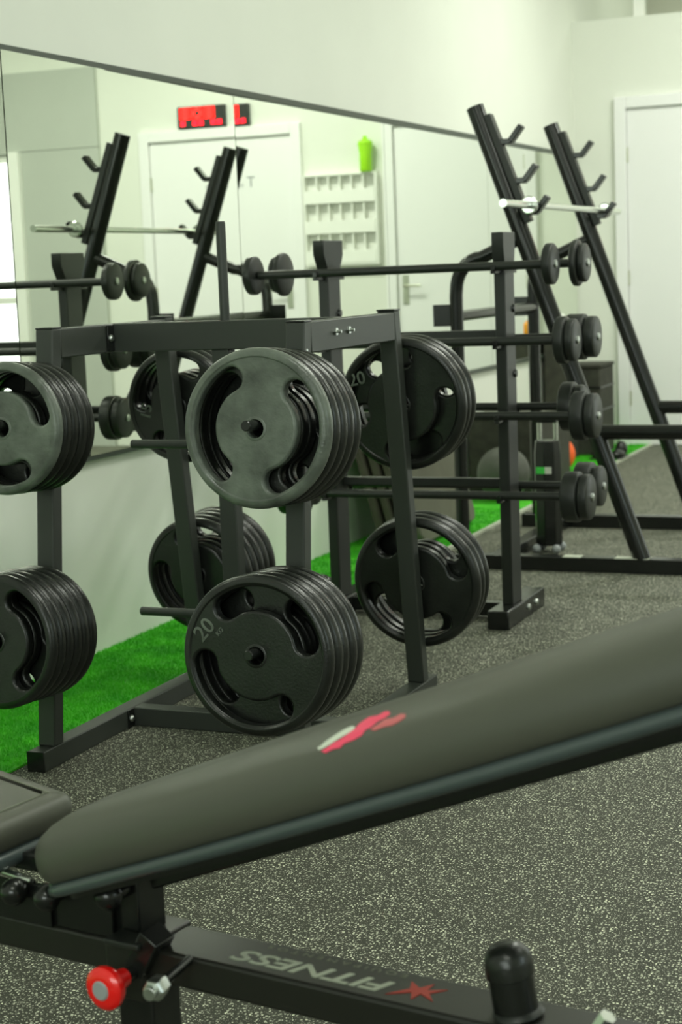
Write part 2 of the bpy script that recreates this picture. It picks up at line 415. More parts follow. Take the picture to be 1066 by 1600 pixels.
obj('cross_beam', MB().box((xa, 3.715, .0), (xb, 3.762, .05)), 'rackpaint', rack, .003)
MX = -1.882
obj('centre_post', MB().box((MX-TW/2, 3.728, .05), (MX+TW/2, 3.768, .979)), 'rackpaint', rack, .003)
obj('bar_holder', MB().pipe([(MX+.008, 3.75, RH-.002), (MX+.008, 3.75, 1.285), (MX+.008, 3.75, 1.292)], [.0125, .0125, .011], 20), 'rackpaint', rack)
# joint plates with bolts where the cross beams meet the side frames
for z, y in ((1.014, 3.705), (.025, 3.697)):
    b = MB(); b.box((xa, y-.012, z-.033 if z > .5 else z-.024), (xa+.004, y+.02, z+.033 if z > .5 else z+.024)); obj('joint_plate', b, 'gloss', rack, .001)
    b = MB(); b.lathe([(0, .007), (.006, .0065), (.0085, .003), (.009, 0)], (xa+.004, y+.002, z), 'x', 16); obj('bolt', b, 'zinc', rack, label='bright zinc bolt head')
for y in (3.62, 3.70):
    b = MB(); x = RXC[1]+TW/2
    b.lathe([(0, .016), (.004, .016), (.0045, .005), (.0095, .005), (.0095, 0)], (x-.001, y, 1.020), 'x', 6); obj('bolt', b, 'zinc', rack)
b = MB(); b.lathe([(0, .002), (.004, .0015), (.005, 0)], (RXC[1]+TW/2-.0005, yf(.98)-.004, .985), 'x', 12); obj('rivet', b, 'zinc', rack)
PT = math.radians(4)      # pegs on the legs rise slightly outwards
PEGR = .0115
pegs = []
def leg_peg(xc, front, z, length):
    y = (yf(z) - .019) if front else (yr(z) + .019)
    d = Vector((0, -1 if front else 1, 0))*math.cos(PT) + Vector((0, 0, math.sin(PT)))
    p0 = Vector((xc, y, z)); p1 = p0 + d*length
    obj('peg', MB().pipe([p0, p1 - d*.002, p1], [PEGR, PEGR, PEGR-.002], 20), 'gloss', rack)
    return p0, d
PG = {}
for xc, s in zip(RXC, 'LR'):
    PG[s+'FU'] = leg_peg(xc, True, .826, .255)
    PG[s+'FL'] = leg_peg(xc, True, .340, .245)
    PG[s+'RU'] = leg_peg(xc, False, .812, .20)
    PG[s+'RL'] = leg_peg(xc, False, .325, .20)
for z in (.740, .302):
    obj('peg', MB().pipe([(MX-TW/2+.002, 3.748, z), (-2.156, 3.748, z), (-2.158, 3.748, z)], [PEGR, PEGR, PEGR-.002], 20), 'rackpaint', rack)
    obj('peg', MB().pipe([(MX+TW/2-.002, 3.748, z), (-1.64, 3.748, z), (-1.638, 3.748, z)], [PEGR, PEGR, PEGR-.002], 20), 'rackpaint', rack)

# ------------------------------------------------------------------ weight plates
HOLE = .0190
def slot(R, c, span, rin=.545, rout=.85):
    """a curved grip slot: an arc with swollen, rounded ends"""
    pts = []; rm = (rin+rout)/2*R; hw = (rout-rin)/2*R
    a0, a1 = c-span/2, c+span/2; n = 26
    for i in range(n+1):
        t = i/n; a = a0+(a1-a0)*t; pts.append(((rm+hw)*math.cos(a), (rm+hw)*math.sin(a)))
    for i in range(1, 10):
        q = PI*i/10; ox, oy = rm*math.cos(a1), rm*math.sin(a1)
        pts.append((ox + hw*math.cos(a1+q), oy + hw*math.sin(a1+q)))
    for i in range(n+1):
        t = i/n; a = a1+(a0-a1)*t
        k = 1 + .34*(1-abs(2*t-1))**.8 * (1 if .0 < t < 1 else 0)   # inner side bulges towards the rim mid-slot
        r = rm - hw*(2-min(k, 1.34))
        r = rm - hw*(1 - 0.08*min(1, (1-abs(2*t-1))*3.2))
        pts.append((r*math.cos(a), r*math.sin(a)))
    for i in range(1, 10):
        q = PI*i/10; ox, oy = rm*math.cos(a0), rm*math.sin(a0)
        pts.append((ox + hw*math.cos(a0+PI+q), oy + hw*math.sin(a0+PI+q)))
    return pts
def plate_mesh(name, R, T, rot, m):
    n = 96
    outer = [(R*.915*math.cos(2*PI*i/n), R*.93*math.sin(2*PI*i/n)) for i in range(n)]
    hole = [(HOLE*math.cos(2*PI*i/32), HOLE*math.sin(2*PI*i/32)) for i in range(32)]
    sp = math.radians(108)
    b = MB(); holed_disc(b, outer, [slot(R, rot, sp), slot(R, rot+PI*.965, sp), hole], T/2-.0032, .0075)
    h = T/2
    q = []
    for k in range(0, 11):
        t = PI*k/10; q.append((R - .017 + .017*math.sin(t)**.8, -h*math.cos(t)))
    prof = [(R*.865, -h+.0055), (R*.88, -h+.003), (R-.019, -h+.0004)] + q + [(R-.019, h-.0004), (R*.88, h-.003), (R*.865, h-.0055)]
    b.lathe(prof, n=128)
    # raised collar round the bore
    b.lathe([(HOLE+.001, -h+.004), (HOLE+.0015, -h+.0018), (HOLE+.006, -h+.0018), (HOLE+.008, -h+.004)], n=40)
    b.lathe([(HOLE+.001, h-.004), (HOLE+.0015, h-.0018), (HOLE+.006, h-.0018), (HOLE+.008, h-.004)], n=40)
    finish(b.bm, 50)
    out = bpy.data.meshes.new(name); b.bm.to_mesh(out); b.bm.free(); out.materials.append(M[m])
    return out
ORD = ['outermost', 'second', 'third', 'fourth', 'fifth', 'sixth']
def stack(key, R, T, n, rots, mats, where, group, start=.004, gap=.0015, numbers=None, shift=0):
    p0, d = PG[key]; f = d.y < 0
    tot = n*(T+gap)
    for i in range(n):
        m = mats[i] if i < len(mats) else mats[-1]
        rr = rots[i] if i < len(rots) else random.uniform(0, 2*PI)
        me = plate_mesh('weight_plate', R*(1 + random.uniform(-.004, .004)), T, math.radians(rr) if i < len(rots) else rr, m)
        o = bpy.data.objects.new('weight_plate', me); COL.objects.link(o)
        wn_ = o.modifiers.new('normals', 'WEIGHTED_NORMAL'); wn_.keep_sharp = True
        dist = start + (n-1-i)*(T+gap) + T/2
        c = p0 + d*dist
        up = Vector((1, 0, 0)).cross(d); up = up if up.z > 0 else -up
        c = c - up*(HOLE - PEGR - .0004)
        # local +y is the plate's axis; its outer face looks along -y
        o.location = c; o.rotation_euler = (PT if f is False else -PT, 0, 0)
        o.location.x += random.uniform(-.0015, .0015)
        if n == 1: w_ = 'only plate'
        elif i == 0: w_ = 'outermost plate'
        elif i == n-1: w_ = 'plate nearest the leg'
        else: w_ = ORD[i] + ' plate from the outside'
        tag(o, 'black weight plate, %s, on the %s' % (w_, where), 'weight plate', group)
        if numbers and i in numbers:
            for txt, ang, rad, rz, side, sz in numbers[i]:
                tm = text_mesh(txt, sz, .0009, .0005)
                a = math.radians(ang)
                # text is laid on the face towards the camera (-y)
                mt = Matrix.Translation((rad*math.cos(a), -T/2+.0026, rad*math.sin(a))) @ Matrix.Rotation(PI/2, 4, 'X') @ Matrix.Rotation(math.radians(rz), 4, 'Z')
                bb = MB(); bb.join(tm, mt); finish(bb.bm)
                mm = bpy.data.meshes.new('embossed_number'); bb.bm.to_mesh(mm); bb.bm.free(); mm.materials.append(M['palerub'])
                t = bpy.data.objects.new('embossed_number', mm); COL.objects.link(t); t.parent = o
stack('RFU', .1735, .0375, 5, [172, 184, 188, 240, 265], ['palerub', 'rubber'], 'upper front right peg', 'plates on the upper front right peg', start=.016)
stack('RFL', .178, .0375, 5, [70, -4, 50, 110, 150], ['rubber'], 'lower front right peg', 'plates on the lower front right peg', start=.014,
      numbers={0: [('20', 157, .132, 48, 0, .050), ('KG', 150, .098, 48, 0, .014)]})
stack('LFU', .154, .0325, 5, [70, 55, 120, 160, 20], ['palerub', 'rubber'], 'upper front left peg', 'plates on the upper front left peg', start=.014)
stack('LFL', .158, .0325, 6, [5, 10, 60, 100, 150, 30], ['rubber'], 'lower front left peg', 'plates on the lower front left peg', start=.014)
stack('RRU', .176, .036, 3, [20, 75, 140], ['rubber'], 'upper rear right peg', 'plates on the upper rear right peg', start=.014,
      numbers={2: [('20', 150, .138, 12, 0, .048)]})
stack('RRL', .181, .036, 3, [50, 95, 74], ['rubber'], 'lower rear right peg', 'plates on the lower rear right peg', start=.014)
stack('LRU', .160, .036, 4, [100, 110, 120, 118], ['rubber'], 'upper rear left peg', 'plates on the upper rear left peg', start=.014,
      numbers={3: [('15', 188, .10, 75, 0, .046)]})
stack('LRL', .166, .036, 5, [60, 60, 60, 60, 55], ['rubber'], 'lower rear left peg', 'plates on the lower rear left peg', start=.014)

# ------------------------------------------------------------------ barbell rack with fixed barbells
PX = (-2.200, -1.592); PY0, PY1 = 5.140, 5.245
brk = root('barbell_rack', (-1.89, 5.2, 0), 'black two-post upright rack holding the short fixed barbells', 'barbell rack')
TZ = (1.156, .920, .684, .428)
for px in PX:
    obj('post', MB().box((px-.018, PY0, .06), (px+.018, PY1, 1.262)), 'powder', brk, .004)
    obj('foot', MB().box((px-.036, 5.030, 0), (px+.036, 5.455, .062)), 'gloss', brk, .004)
    b = MB(); q = .030 if px < -2 else .012
    b.prism([(PY0-q, 1.262), (PY1+q, 1.262), (PY1+q, 1.215), (PY1, 1.165), (PY0, 1.165), (PY0-q, 1.215)], -.0195, .0195)
    b.xf(Matrix.Translation((px, 0, 0)) @ Matrix(((0,0,1,0),(1,0,0,0),(0,1,0,0),(0,0,0,1)))); obj('post_head', b, 'powder', brk, .002)
    for y in (5.24, 5.33):
        for xx in (px+.036,):
            b = MB(); b.lathe([(0, .007), (.009, .006), (.011, 0)], (xx, y+.02, .032), 'x', 12); obj('bolt', b, 'zinc', brk)
    for z in (1.02, .81):
        b = MB(); b.lathe([(0, .008), (.012, .007), (.014, 0)], (px+.018, 5.225, z), 'x', 16); obj('bolt', b, 'gloss', brk)
    for z in TZ:
        for yy, sg in ((PY0, -1), (PY1, 1)):
            b = MB()
            yb_ = 5.09 if sg < 0 else 5.29
            b.box((px-.008, min(yy, yb_+sg*.018), z-.024), (px+.008, max(yy, yb_+sg*.018), z-.0142))
            b.box((px-.008, min(yb_+sg*.014, yb_+sg*.020), z-.014), (px+.008, max(yb_+sg*.014, yb_+sg*.020), z+.004))
            obj('hook', b, 'gloss', brk, .002)
obj('rail', MB().box((PX[0]+.018, 5.195, .905), (PX[1]-.018, 5.235, .952)), 'powder', brk, .003)
obj('rail', MB().box((PX[0]+.018, 5.195, .010), (PX[1]-.018, 5.235, .055)), 'gloss', brk, .003)
obj('rail', MB().box((PX[0]+.018, 5.200, .440), (PX[1]-.018, 5.230, .468)), 'powder', brk, .003)
def barbell(y, z, xl, xr, discs, label):
    """discs: (thickness, radius) from the grip outwards"""
    r = root('fixed_barbell', ((xl+xr)/2, y, z-.014), label, 'barbell', 'fixed barbells on the upright rack')
    tot = sum(d[0] for d in discs)
    obj('grip', MB().pipe([(xl+.005, y, z), (xr-.005, y, z)], .0138, 20), 'powder', r)
    for sg, x in ((-1, xl), (1, xr)):
        xx = x - sg*tot*0
        for k, (t, rd) in enumerate(discs):
            b = MB(); a, c = xx, xx+sg*t
            lo, hi = min(a, c), max(a, c)
            b.lathe([(.012, lo+.0005), (rd-.006, lo+.0005), (rd-.001, lo+.004), (rd, lo+.008), (rd, hi-.008), (rd-.001, hi-.004), (rd-.006, hi-.0005), (.012, hi-.0005)], (0, y, z), 'x', 48)
            obj('disc', b, 'disc', r); xx = c
        b = MB(); b.lathe([(.0125, 0), (.0125, .006*sg), (.009, .008*sg), (0, .008*sg)], (xx-.001*sg, y, z), 'x', 20)
        obj('end_bolt', b, 'zinc' if y > 0 else 'zinc', r)
YN, YFB = 5.09, 5.29
barbell(YN, TZ[0], -2.415, -1.425, [(.030, .064)], 'short fixed barbell with thin discs, top tier, front side')
barbell(YFB, TZ[0], -2.40, -1.390, [(.024, .074), (.022, .062)], 'short fixed barbell with thin discs, top tier, rear side')
barbell(YN, TZ[1], -2.40, -1.392, [(.034, .074), (.028, .066)], 'fixed barbell with medium discs, second tier, front side')
barbell(YFB, TZ[1], -2.385, -1.412, [(.062, .074), (.036, .066)], 'fixed barbell with thick discs, second tier, rear side')
barbell(YN, TZ[2], -2.38, -1.345, [(.045, .077), (.032, .070)], 'fixed barbell, third tier, front side')
barbell(YFB, TZ[2]+.012, -2.38, -1.435, [(.045, .080), (.030, .070)], 'fixed barbell, third tier, rear side')
barbell(YN, TZ[3], -2.272, -1.378, [(.052, .080), (.034, .072)], 'fixed barbell with thick discs, lowest tier, front side')
barbell(YFB, TZ[3]+.008, -2.318, -1.392, [(.058, .078), (.030, .066)], 'fixed barbell with thick discs, lowest tier, rear side')
# round black dumbbell on the floor by the rack's wall-side foot
r = root('round_dumbbell', (-2.33, 5.22, 0), 'short round black dumbbell lying on the floor by the rack foot', 'dumbbell')
b = MB(); b.pipe([(-2.33, 5.16, .048), (-2.33, 5.33, .048)], .014, 16); obj('grip', b, 'steel', r)
for y in (5.15, 5.30):
    b = MB(); b.lathe([(.0, y), (.022, y), (.024, y+.005), (.034, y+.005), (.044, y), (.048, y+.008), (.048, y+.037), (.043, y+.045), (0, y+.045)], (-2.33, 0, .048), 'y', 40)
    obj('head', b, 'gloss', r)

# ------------------------------------------------------------------ leaning squat rack with its bar
sq = root('squat_rack', (-1.7, 6.75, 0), 'black leaning squat rack with round uprights and bar hooks by the mirror', 'squat rack')
UY = (6.10, 7.15)
XT, XB, ZT, ZB = -1.967, -1.360, 1.745, .05
def ux(z): return XT + (XB-XT)*(ZT-z)/(ZT-ZB)
ld = Vector((XB-XT, 0, ZB-ZT)).normalized(); nrm = Vector((-ld.z, 0, ld.x)); nrm = nrm if nrm.x > 0 else -nrm
for uy in UY:
    obj('upright', MB().pipe([(XT, uy, ZT), (XB, uy, ZB)], .033, 28), 'gloss', sq)
    # hook plate along the front of the upright and three J hooks
    a = Vector((ux(1.70), uy, 1.70)) + nrm*.038; c = Vector((ux(1.30), uy, 1.30)) + nrm*.043
    obj('hook_plate', MB().bar(a, c, .046, .026, up=nrm), 'powder', sq, .002)
    for z in (1.600, 1.455, 1.338):
        q = Vector((ux(z), uy, z)) + nrm*.05
        hk = [q + Vector((-.01, 0, -.006)), q + Vector((.037, 0, -.006)), q + Vector((.079, 0, .046))]
        b = MB()
        for s0, s1 in zip(hk, hk[1:]): b.bar(s0, s1 + (s1-s0).normalized()*.004, .040, .021, up=(-.3, 0, 1))
        obj('bar_hook', b, 'gloss', sq, .003)
    # bent rear support
    x0 = ux(1.24); pts = [(x0-.02, uy, 1.255)]
    pts += [(-1.955, uy, 1.19)]
    for k in range(1, 8):
        t = k/8; pts.append((-1.955-.105*math.sin(t*PI/2)**1.0, uy, 1.19-.12*(1-math.cos(t*PI/2))))
    pts += [(-2.062, uy, 1.05), (-2.062, uy, .055)]
    obj('rear_support', MB().pipe(pts, .0255, 20), 'gloss', sq)
    obj('base_beam', MB().box((-2.13, uy-.03, 0), (-.85, uy+.03, .056)), 'gloss', sq, .003)
    obj('safety_arm', MB().pipe([(ux(.53)+.02, uy, .528), (-.95, uy, .528)], .028, 20), 'gloss', sq)
    b = MB(); b.box((-2.155, uy-.008, .935), (-2.075, uy+.002, 1.018)); obj('bracket_plate', b, 'gloss', sq, .002)
obj('cross_tube', MB().pipe([(-2.062, UY[0], .972), (-2.062, UY[1], .972)], .021, 18), 'gloss', sq)
obj('base_beam', MB().box((-1.97, UY[0]+.03, 0), (-1.91, UY[1]-.03, .05)), 'gloss', sq, .003)
# pale glints on the front base beam, put in as thin light patches
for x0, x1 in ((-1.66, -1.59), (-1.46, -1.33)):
    b = MB(); b.box((x0, UY[0]-.031, .0555), (x1, UY[0]+.02, .0575)); obj('glint_patch', b, 'alu', sq)
q = Vector((ux(1.338), 0, 1.338)) + nrm*.05
BX = q.x+.024; BZ = q.z+.0185
br = root('straight_bar', (BX, 6.65, BZ-.014), 'chrome straight barbell resting unloaded on the lowest hooks of the squat rack', 'barbell')
obj('shaft', MB().pipe([(BX, 6.0, BZ), (BX, 7.25, BZ)], .0125, 20), 'steel', br)
for ya, yb2 in ((5.72, 6.0), (7.25, 7.46)):
    obj('sleeve', MB().pipe([(BX, ya, BZ), (BX, yb2, BZ)], .0145, 20), 'steel', br)
for y in (6.04, 7.20):
    b = MB(); b.lathe([(.014, 0), (.028, 0), (.033, .004), (.033, .012), (.028, .016), (.014, .016)], (BX, y, BZ), 'y', 32); obj('collar', b, 'steel', br)

# ------------------------------------------------------------------ slim column, balls, mats and boxes behind
r = root('column_stand', (-1.83, 6.5, 0), 'slim black column with a green and white sticker beside the squat rack', 'column')
b = MB(); b.lathe([(0, .03), (.05, .03), (.056, .035), (.056, .40), (.050, .455), (.0, .456)], (-1.83, 6.5, 0), 'z', 8); obj('body', b, 'gloss', r, .003)
for dx in (-.032, .036): obj('chrome_rod', MB().pipe([(-1.83+dx, 6.5, .45), (-1.83+dx, 6.5, .53)], .010, 14), 'steel', r)
obj('top_cap', MB().box((-1.88, 6.46, .528), (-1.78, 6.54, .55)), 'gloss', r, .004)
b = MB()
for a in range(4):
    t = PI/4+a*PI/2; b.sphere((-1.83+.058*math.cos(t), 6.5+.058*math.sin(t), .018), .018, 14)
obj('caster', b, 'grey', r)
b = MB(); b.box((-1.862, 6.4405, .325), (-1.826, 6.446, .352)); obj('sticker', b, 'green', r, label='green and white sticker')
b = MB(); b.box((-1.826, 6.4405, .325), (-1.80, 6.446, .352)); obj('sticker', b, 'whiteprint', r, label='white half of the sticker')
def ball(c, rd, m, label):
    b = MB(); b.sphere(c, rd, 48); n_ = len(b.bm.verts)
    return solo('medicine_ball', b, m, (c[0], c[1], 0), label, 'medicine ball')
ball((-2.475, 9.0, .098), .098, 'orange', 'bright orange medicine ball behind the slim column')
ball((-2.45, 7.90, .132), .132, 'ballgrey', 'larger dark grey medicine ball by the wall behind the barbell rack')
# four grey mats leaning together on the wall
for i in range(4):
    b = MB(); t = .034
    b.box((-t/2, -.36, 0), (t/2, .36, .60))
    ed = [e for e in b.bm.edges if abs((e.verts[0].co - e.verts[1].co).x) > t*.9]
    bmesh.ops.bevel(b.bm, geom=ed, offset=.06, segments=8, affect='EDGES', profile=.5)
    lean = math.radians(-15)
    b.xf(Matrix.Translation((-2.52+.05*i, 6.78+.012*i, .012)) @ Matrix.Rotation(lean, 4, 'Y'))
    solo('exercise_mat', b, 'mat' if i == 3 else 'matedge', (-2.52+.05*i, 6.78, .012), 'grey exercise mat leaning on the wall, %s' % ['closest to the wall', 'second from the wall', 'third from the wall', 'outermost with its face showing'][i], 'exercise mat', 'mats leaning on the wall', .008)
def crate(x0, x1, y0, y1, z1, m, name, label, cat, z0=0, topm=None, ribs=0):
    r = root(name, ((x0+x1)/2, (y0+y1)/2, z0), label, cat)
    obj('body', MB().box((x0, y0, z0+.001), (x1, y1, z1-.02)), m, r, .008)
    obj('top_panel', MB().box((x0-.006, y0-.006, z1-.02), (x1+.006, y1+.006, z1)), topm or m, r, .004)
    for k in range(ribs):
        z = z0 + (z1-z0)*(k+1)/(ribs+1)
        obj('seam_strip', MB().box((x0-.003, y0-.003, z-.006), (x1+.003, y1+.003, z+.006)), 'gloss', r)
    return r
crate(-2.69, -2.36, 8.08, 8.84, .40, 'boxdark', 'low_bench', 'low dark storage bench with a grey top along the wall', 'bench', topm='boxtop')
crate(-2.69, -2.42, 9.78, 10.12, .545, 'boxdark', 'jump_box', 'tall dark textured jump box near the corner by the white door', 'jump box', ribs=3)
crate(-2.688, -2.545, 9.52, 9.74, .725, 'boxdark', 'wooden_box', 'narrow dark box between the bench and the jump box', 'box')
# shoes / soft bag near the turf at the corner
r = root('pair_of_shoes', (-2.34, 9.70, 0), 'pair of black trainers on the floor in front of the dark jump box', 'shoes')
for i, x in enumerate((-2.40, -2.28)):
    b = MB(); b.sphere((x, 9.62, .03), .05, 20, (.75, 1.5, .62)); b.sphere((x, 9.70, .05), .05, 20, (.72, 1.0, 1.0)); obj('shoe', b, 'gloss', r)
    b = MB(); b.box((x-.036, 9.55, 0.0), (x+.036, 9.745, .014)); obj('sole', b, 'rubber', r, .006)
# bottle on the narrow box
def bottle(x, y, z, s, body, cap, label, cat='bottle'):
    r = root('bottle', (x, y, z), label, cat)
    b = MB(); b.lathe([(0, 0), (.030*s, 0), (.033*s, .005*s), (.033*s, .09*s), (.028*s, .105*s), (.014*s, .115*s), (.014*s, .122*s), (0, .122*s)], (x, y, z), 'z', 28); obj('body', b, body, r)
    b = MB(); b.lathe([(0, .165*s), (.012*s, .165*s), (.017*s, .155*s), (.018*s, .122*s), (0, .1215*s)], (x, y, z), 'z', 20); obj('cap', b, cap, r)
    return r
bottle(-2.60, 9.62, .725, .8, 'orangeliq', 'white', 'small orange squeeze bottle with white cap on the narrow dark box')

# ------------------------------------------------------------------ things on the back wall (seen in the mirror)
def pigeonholes():
    x0, x1, z0, z1 = -1.385, -.86, 1.20, 1.800; y1 = YB; y0 = YB-.06; t = .014
    r = root('pigeonhole_rack', ((x0+x1)/2, YB, z0), 'white wall rack with three rows of small pigeonholes, seen in the mirror', 'shelf rack')
    obj('back_panel', MB().box((x0, y1-.008, z0), (x1, y1, z1)), 'white', r)
    b = MB()
    for x in (x0, x1-t): b.box((x, y0, z0), (x+t, y1-.008, z1))
    b.box((x0+t, y0, z1-t), (x1-t, y1-.008, z1)); b.box((x0+t, y0, z0), (x1-t, y1-.008, z0+t)); obj('case', b, 'white', r, .001)
    H = (z1-z0)/3
    for k in range(3):
        zb = z0+t+k*H*.985
        obj('shelf', MB().box((x0+t, y0+.004, zb), (x1-t, y1-.008, zb+.012)), 'white', r)
        obj('front_lip', MB().box((x0+t, y0-.004, zb), (x1-t, y0+.006, zb+.085)), 'white', r, .001)
        for j in range(1, 6):
            x = x0+t+(x1-x0-2*t)*j/6
            if k or True: obj('divider', MB().box((x-.005, y0+.006, zb+.012), (x+.005, y1-.008, min(zb+H*.985-.002, z1-t))), 'white', r)
pigeonholes()
r = root('sport_bottle', (-1.318, YB-.062, 1.800), 'lime green sport bottle standing on the white pigeonhole rack', 'bottle')
x, y, z = -1.318, YB-.062, 1.800
b = MB(); b.lathe([(0, 0), (.036, 0), (.040, .006), (.040, .12), (.046, .15), (.046, .165), (0, .166)], (x, y, z), 'z', 32); obj('body', b, 'lime', r)
b = MB(); b.lathe([(0, .165), (.048, .165), (.050, .170), (.048, .190), (.026, .205), (.016, .208), (.016, .222), (.010, .228), (0, .228)], (x, y, z), 'z', 32); obj('lid', b, 'lime', r)
# digital clock
def clock():
    x0, x1, z0, z1 = -.475, -.125, 2.158, 2.300
    r = root('digital_clock', ((x0+x1)/2, YB, z0), 'black wall timer with glowing red digits above the door, seen in the mirror', 'clock')
    obj('case', MB().box((x0, YB-.04, z0), (x1, YB, z1)), 'ledcase', r, .004)
    def seg(b, x, z, w, h, t, code):
        y0, y1 = YB-.0435, YB-.0395
        S = {'a': ((x, z+h-t), (x+w, z+h)), 'd': ((x, z), (x+w, z+t)), 'g': ((x, z+h/2-t/2), (x+w, z+h/2+t/2)),
             'f': ((x, z+h/2), (x+t, z+h)), 'b': ((x+w-t, z+h/2), (x+w, z+h)), 'e': ((x, z), (x+t, z+h/2)), 'c': ((x+w-t, z), (x+w, z+h/2))}
        for c in code: (a, c1), (d, e) = S[c]; b.box((a, y0, c1), (d, y1, e))
    D = {'0': 'abcdef', '8': 'abcdefg', '6': 'acdefg', '9': 'abcdfg', '2': 'abged', '5': 'afgcd', '1': 'bc'}
    # the mirror flips the clock: the bright end is on the picture's left, the real right
    for i, ch in enumerate('808'):
        b = MB(); seg(b, x0+.072+i*.090, z0+.058, .076, .074, .021, D[ch]); obj('digit', b, 'led', r)
    for i, ch in enumerate('62 08 5'):
        if ch == ' ': continue
        b = MB(); seg(b, x0+.022+i*.045, z0+.014, .034, .032, .010, D[ch]); obj('small_digit', b, 'leddim', r)
clock()

# ------------------------------------------------------------------ the weight bench in front
DD = Vector((0.98705, -0.16038, 0)); PP = Vector((0.16038, 0.98705, 0)); PC = 1.630; U0 = -1.0
ang = math.atan2(DD.y, DD.x)
org = DD*U0 + PP*PC
bench = root('weight_bench', org, 'black adjustable weight bench with its long back pad tilted up, in the foreground', 'bench', rotz=ang)
def L(u, o, z): return Vector((u-U0, o, z))       # bench space: u along the beam, o across it, z up
ZBM = .31
def bo(name, mb, m, bev=0, parent=None, label=None, ang_=38, seg=2): return obj(name, mb, m, parent or bench, bev, ang_, True, label, seg)
b = MB(); b.box(L(-2.05, -.042, ZBM-.045), L(-.42, .046, ZBM)); main_beam = bo('main_beam', b, 'beam', .005)
# legs and cross feet
b = MB(); b.box(L(-1.380, -.030, .05), L(-1.322, .030, ZBM-.045)); bo('support_post', b, 'gloss', .004)
b = MB(); b.box(L(-1.380, -.24, 0), L(-1.322, .24, .05)); bo('cross_foot', b, 'gloss', .004)
b = MB(); b.box(L(-.50, -.030, .05), L(-.44, .030, ZBM-.045)); bo('support_post', b, 'gloss', .004)
b = MB(); b.box(L(-.50, -.24, 0), L(-.44, .24, .05)); bo('cross_foot', b, 'gloss', .004)
# hinge tower
b = MB(); b.box(L(-1.383, -.028, ZBM), L(-1.338, .028, .412)); bo('hinge_post', b, 'gloss', .003)
b = MB(); b.prism([(0, 0), (.225, 0), (.225, .075), (.12, .055), (.0, .045)], -.003, .003)
b.xf(Matrix.Translation(L(-1.60, -.035, ZBM)) @ Matrix.Rotation(PI/2, 4, 'X')); bo('side_plate', b, 'gloss', .001)
b = MB(); b.box(L(-1.68, -.045, ZBM-.001), L(-1.475, -.041, ZBM+.055)); bo('notch_plate', b, 'gloss', .001)
# collar clamp with pop pin, bolt and nut
b = MB(); b.box(L(-1.375, -.056, ZBM-.070), L(-1.315, .052, ZBM+.004)); bo('sliding_collar', b, 'beam', .003)
b = MB(); b.box(L(-1.368, -.066, ZBM+.004), L(-1.312, -.03, ZBM+.012)); bo('collar_lip', b, 'powder', .002)
for u, z in ((-1.522, .357), (-1.464, .359), (-1.358, .379)):
    b = MB(); b.sphere(L(u, -.062, z), .0185, 28); b.pipe([L(u, -.055, z), L(u, -.03, z)], .012, 16); bo('ball_stop', b, 'gloss', label='round black ball end')
# U plates and pin behind the backrest end
b = MB(); b.pipe([L(-1.62, -.05, .385), L(-1.50, -.05, .372)], .005, 12); bo('hinge_pin', b, 'steel', label='thin steel pin')
# red knob
kn = L(-1.329, -.115, .281)
def yl(mb, c, prof, n=36):
    c = Vector(c); return mb.lathe(prof, c, 'y', n)
b = MB(); yl(b, kn, [(0, -.007), (.016, -.007), (.023, -.0055), (.0278, -.001), (.0285, .005), (.026, .011), (.016, .016), (.012, .04), (0, .04)])
knob = bo('pull_knob', b, 'red', label='round red plastic pull knob')
b = MB(); yl(b, kn, [(0, -.0095), (.0110, -.0090), (.0128, -.007), (.0128, -.005), (0, -.005)]); bo('knob_cap', b, 'grey', parent=knob, label='grey round cap in the red knob')
b = MB(); b.pipe([kn+Vector((0, .035, 0)), kn+Vector((0, .095, .0))], .010, 16); b.bar(kn+Vector((.03, .075, .05)), kn+Vector((-.0, .075, 0)), .03, .04, up=(0, 1, 0)); bo('pin_housing', b, 'gloss', .002)
# cross bolt with zinc nut
bp0 = L(-1.250, -.040, ZBM-.004); bp1 = L(-1.236, -.124, ZBM-.005)
b = MB(); b.pipe([bp0, bp1], .0065, 14); bo('cross_bolt', b, 'gloss')
dd_ = (bp1-bp0).normalized()
b = MB(); b.pipe([bp1-dd_*.012, bp1, bp1+dd_*.010, bp1+dd_*.013], [.013, .0145, .0145, .012], 6); b.pipe([bp1+dd_*.012, bp1+dd_*.021], .0085, 16); bo('lock_nut', b, 'zinc', .0008, label='zinc lock nut on the bolt end')
# rubber topped stop post and end bolt
b = MB(); c = L(-.838, .0, 0)
tl = Matrix.Translation(L(-.812, 0, ZBM)) @ Matrix.Rotation(math.radians(-9), 4, 'Y')
b.lathe([(0, 0), (.0262, 0), (.0262, .046)], n=36, axis='z'); b.xf(tl); stop = bo('stop_post', b, 'gloss')
b = MB(); b.lathe([(.0262, .045), (.0285, .046), (.0285, .058), (.0265, .070), (.020, .079), (.010, .0835), (0, .0845)], n=36, axis='z'); b.xf(tl); bo('rubber_cap', b, 'rubber', parent=stop, label='domed rubber cap')
b = MB(); b.lathe([(.0265, .006), (.031, .002), (.032, 0), (.0, 0)], n=36, axis='z'); b.xf(tl); bo('weld_ring', b, 'powder', parent=stop)
b = MB(); b.pipe([L(-.715, -.0, ZBM-.004), L(-.700, .0, ZBM+.020)], .010, 6); bo('end_bolt', b, 'steel', label='shiny bolt at the beam end')
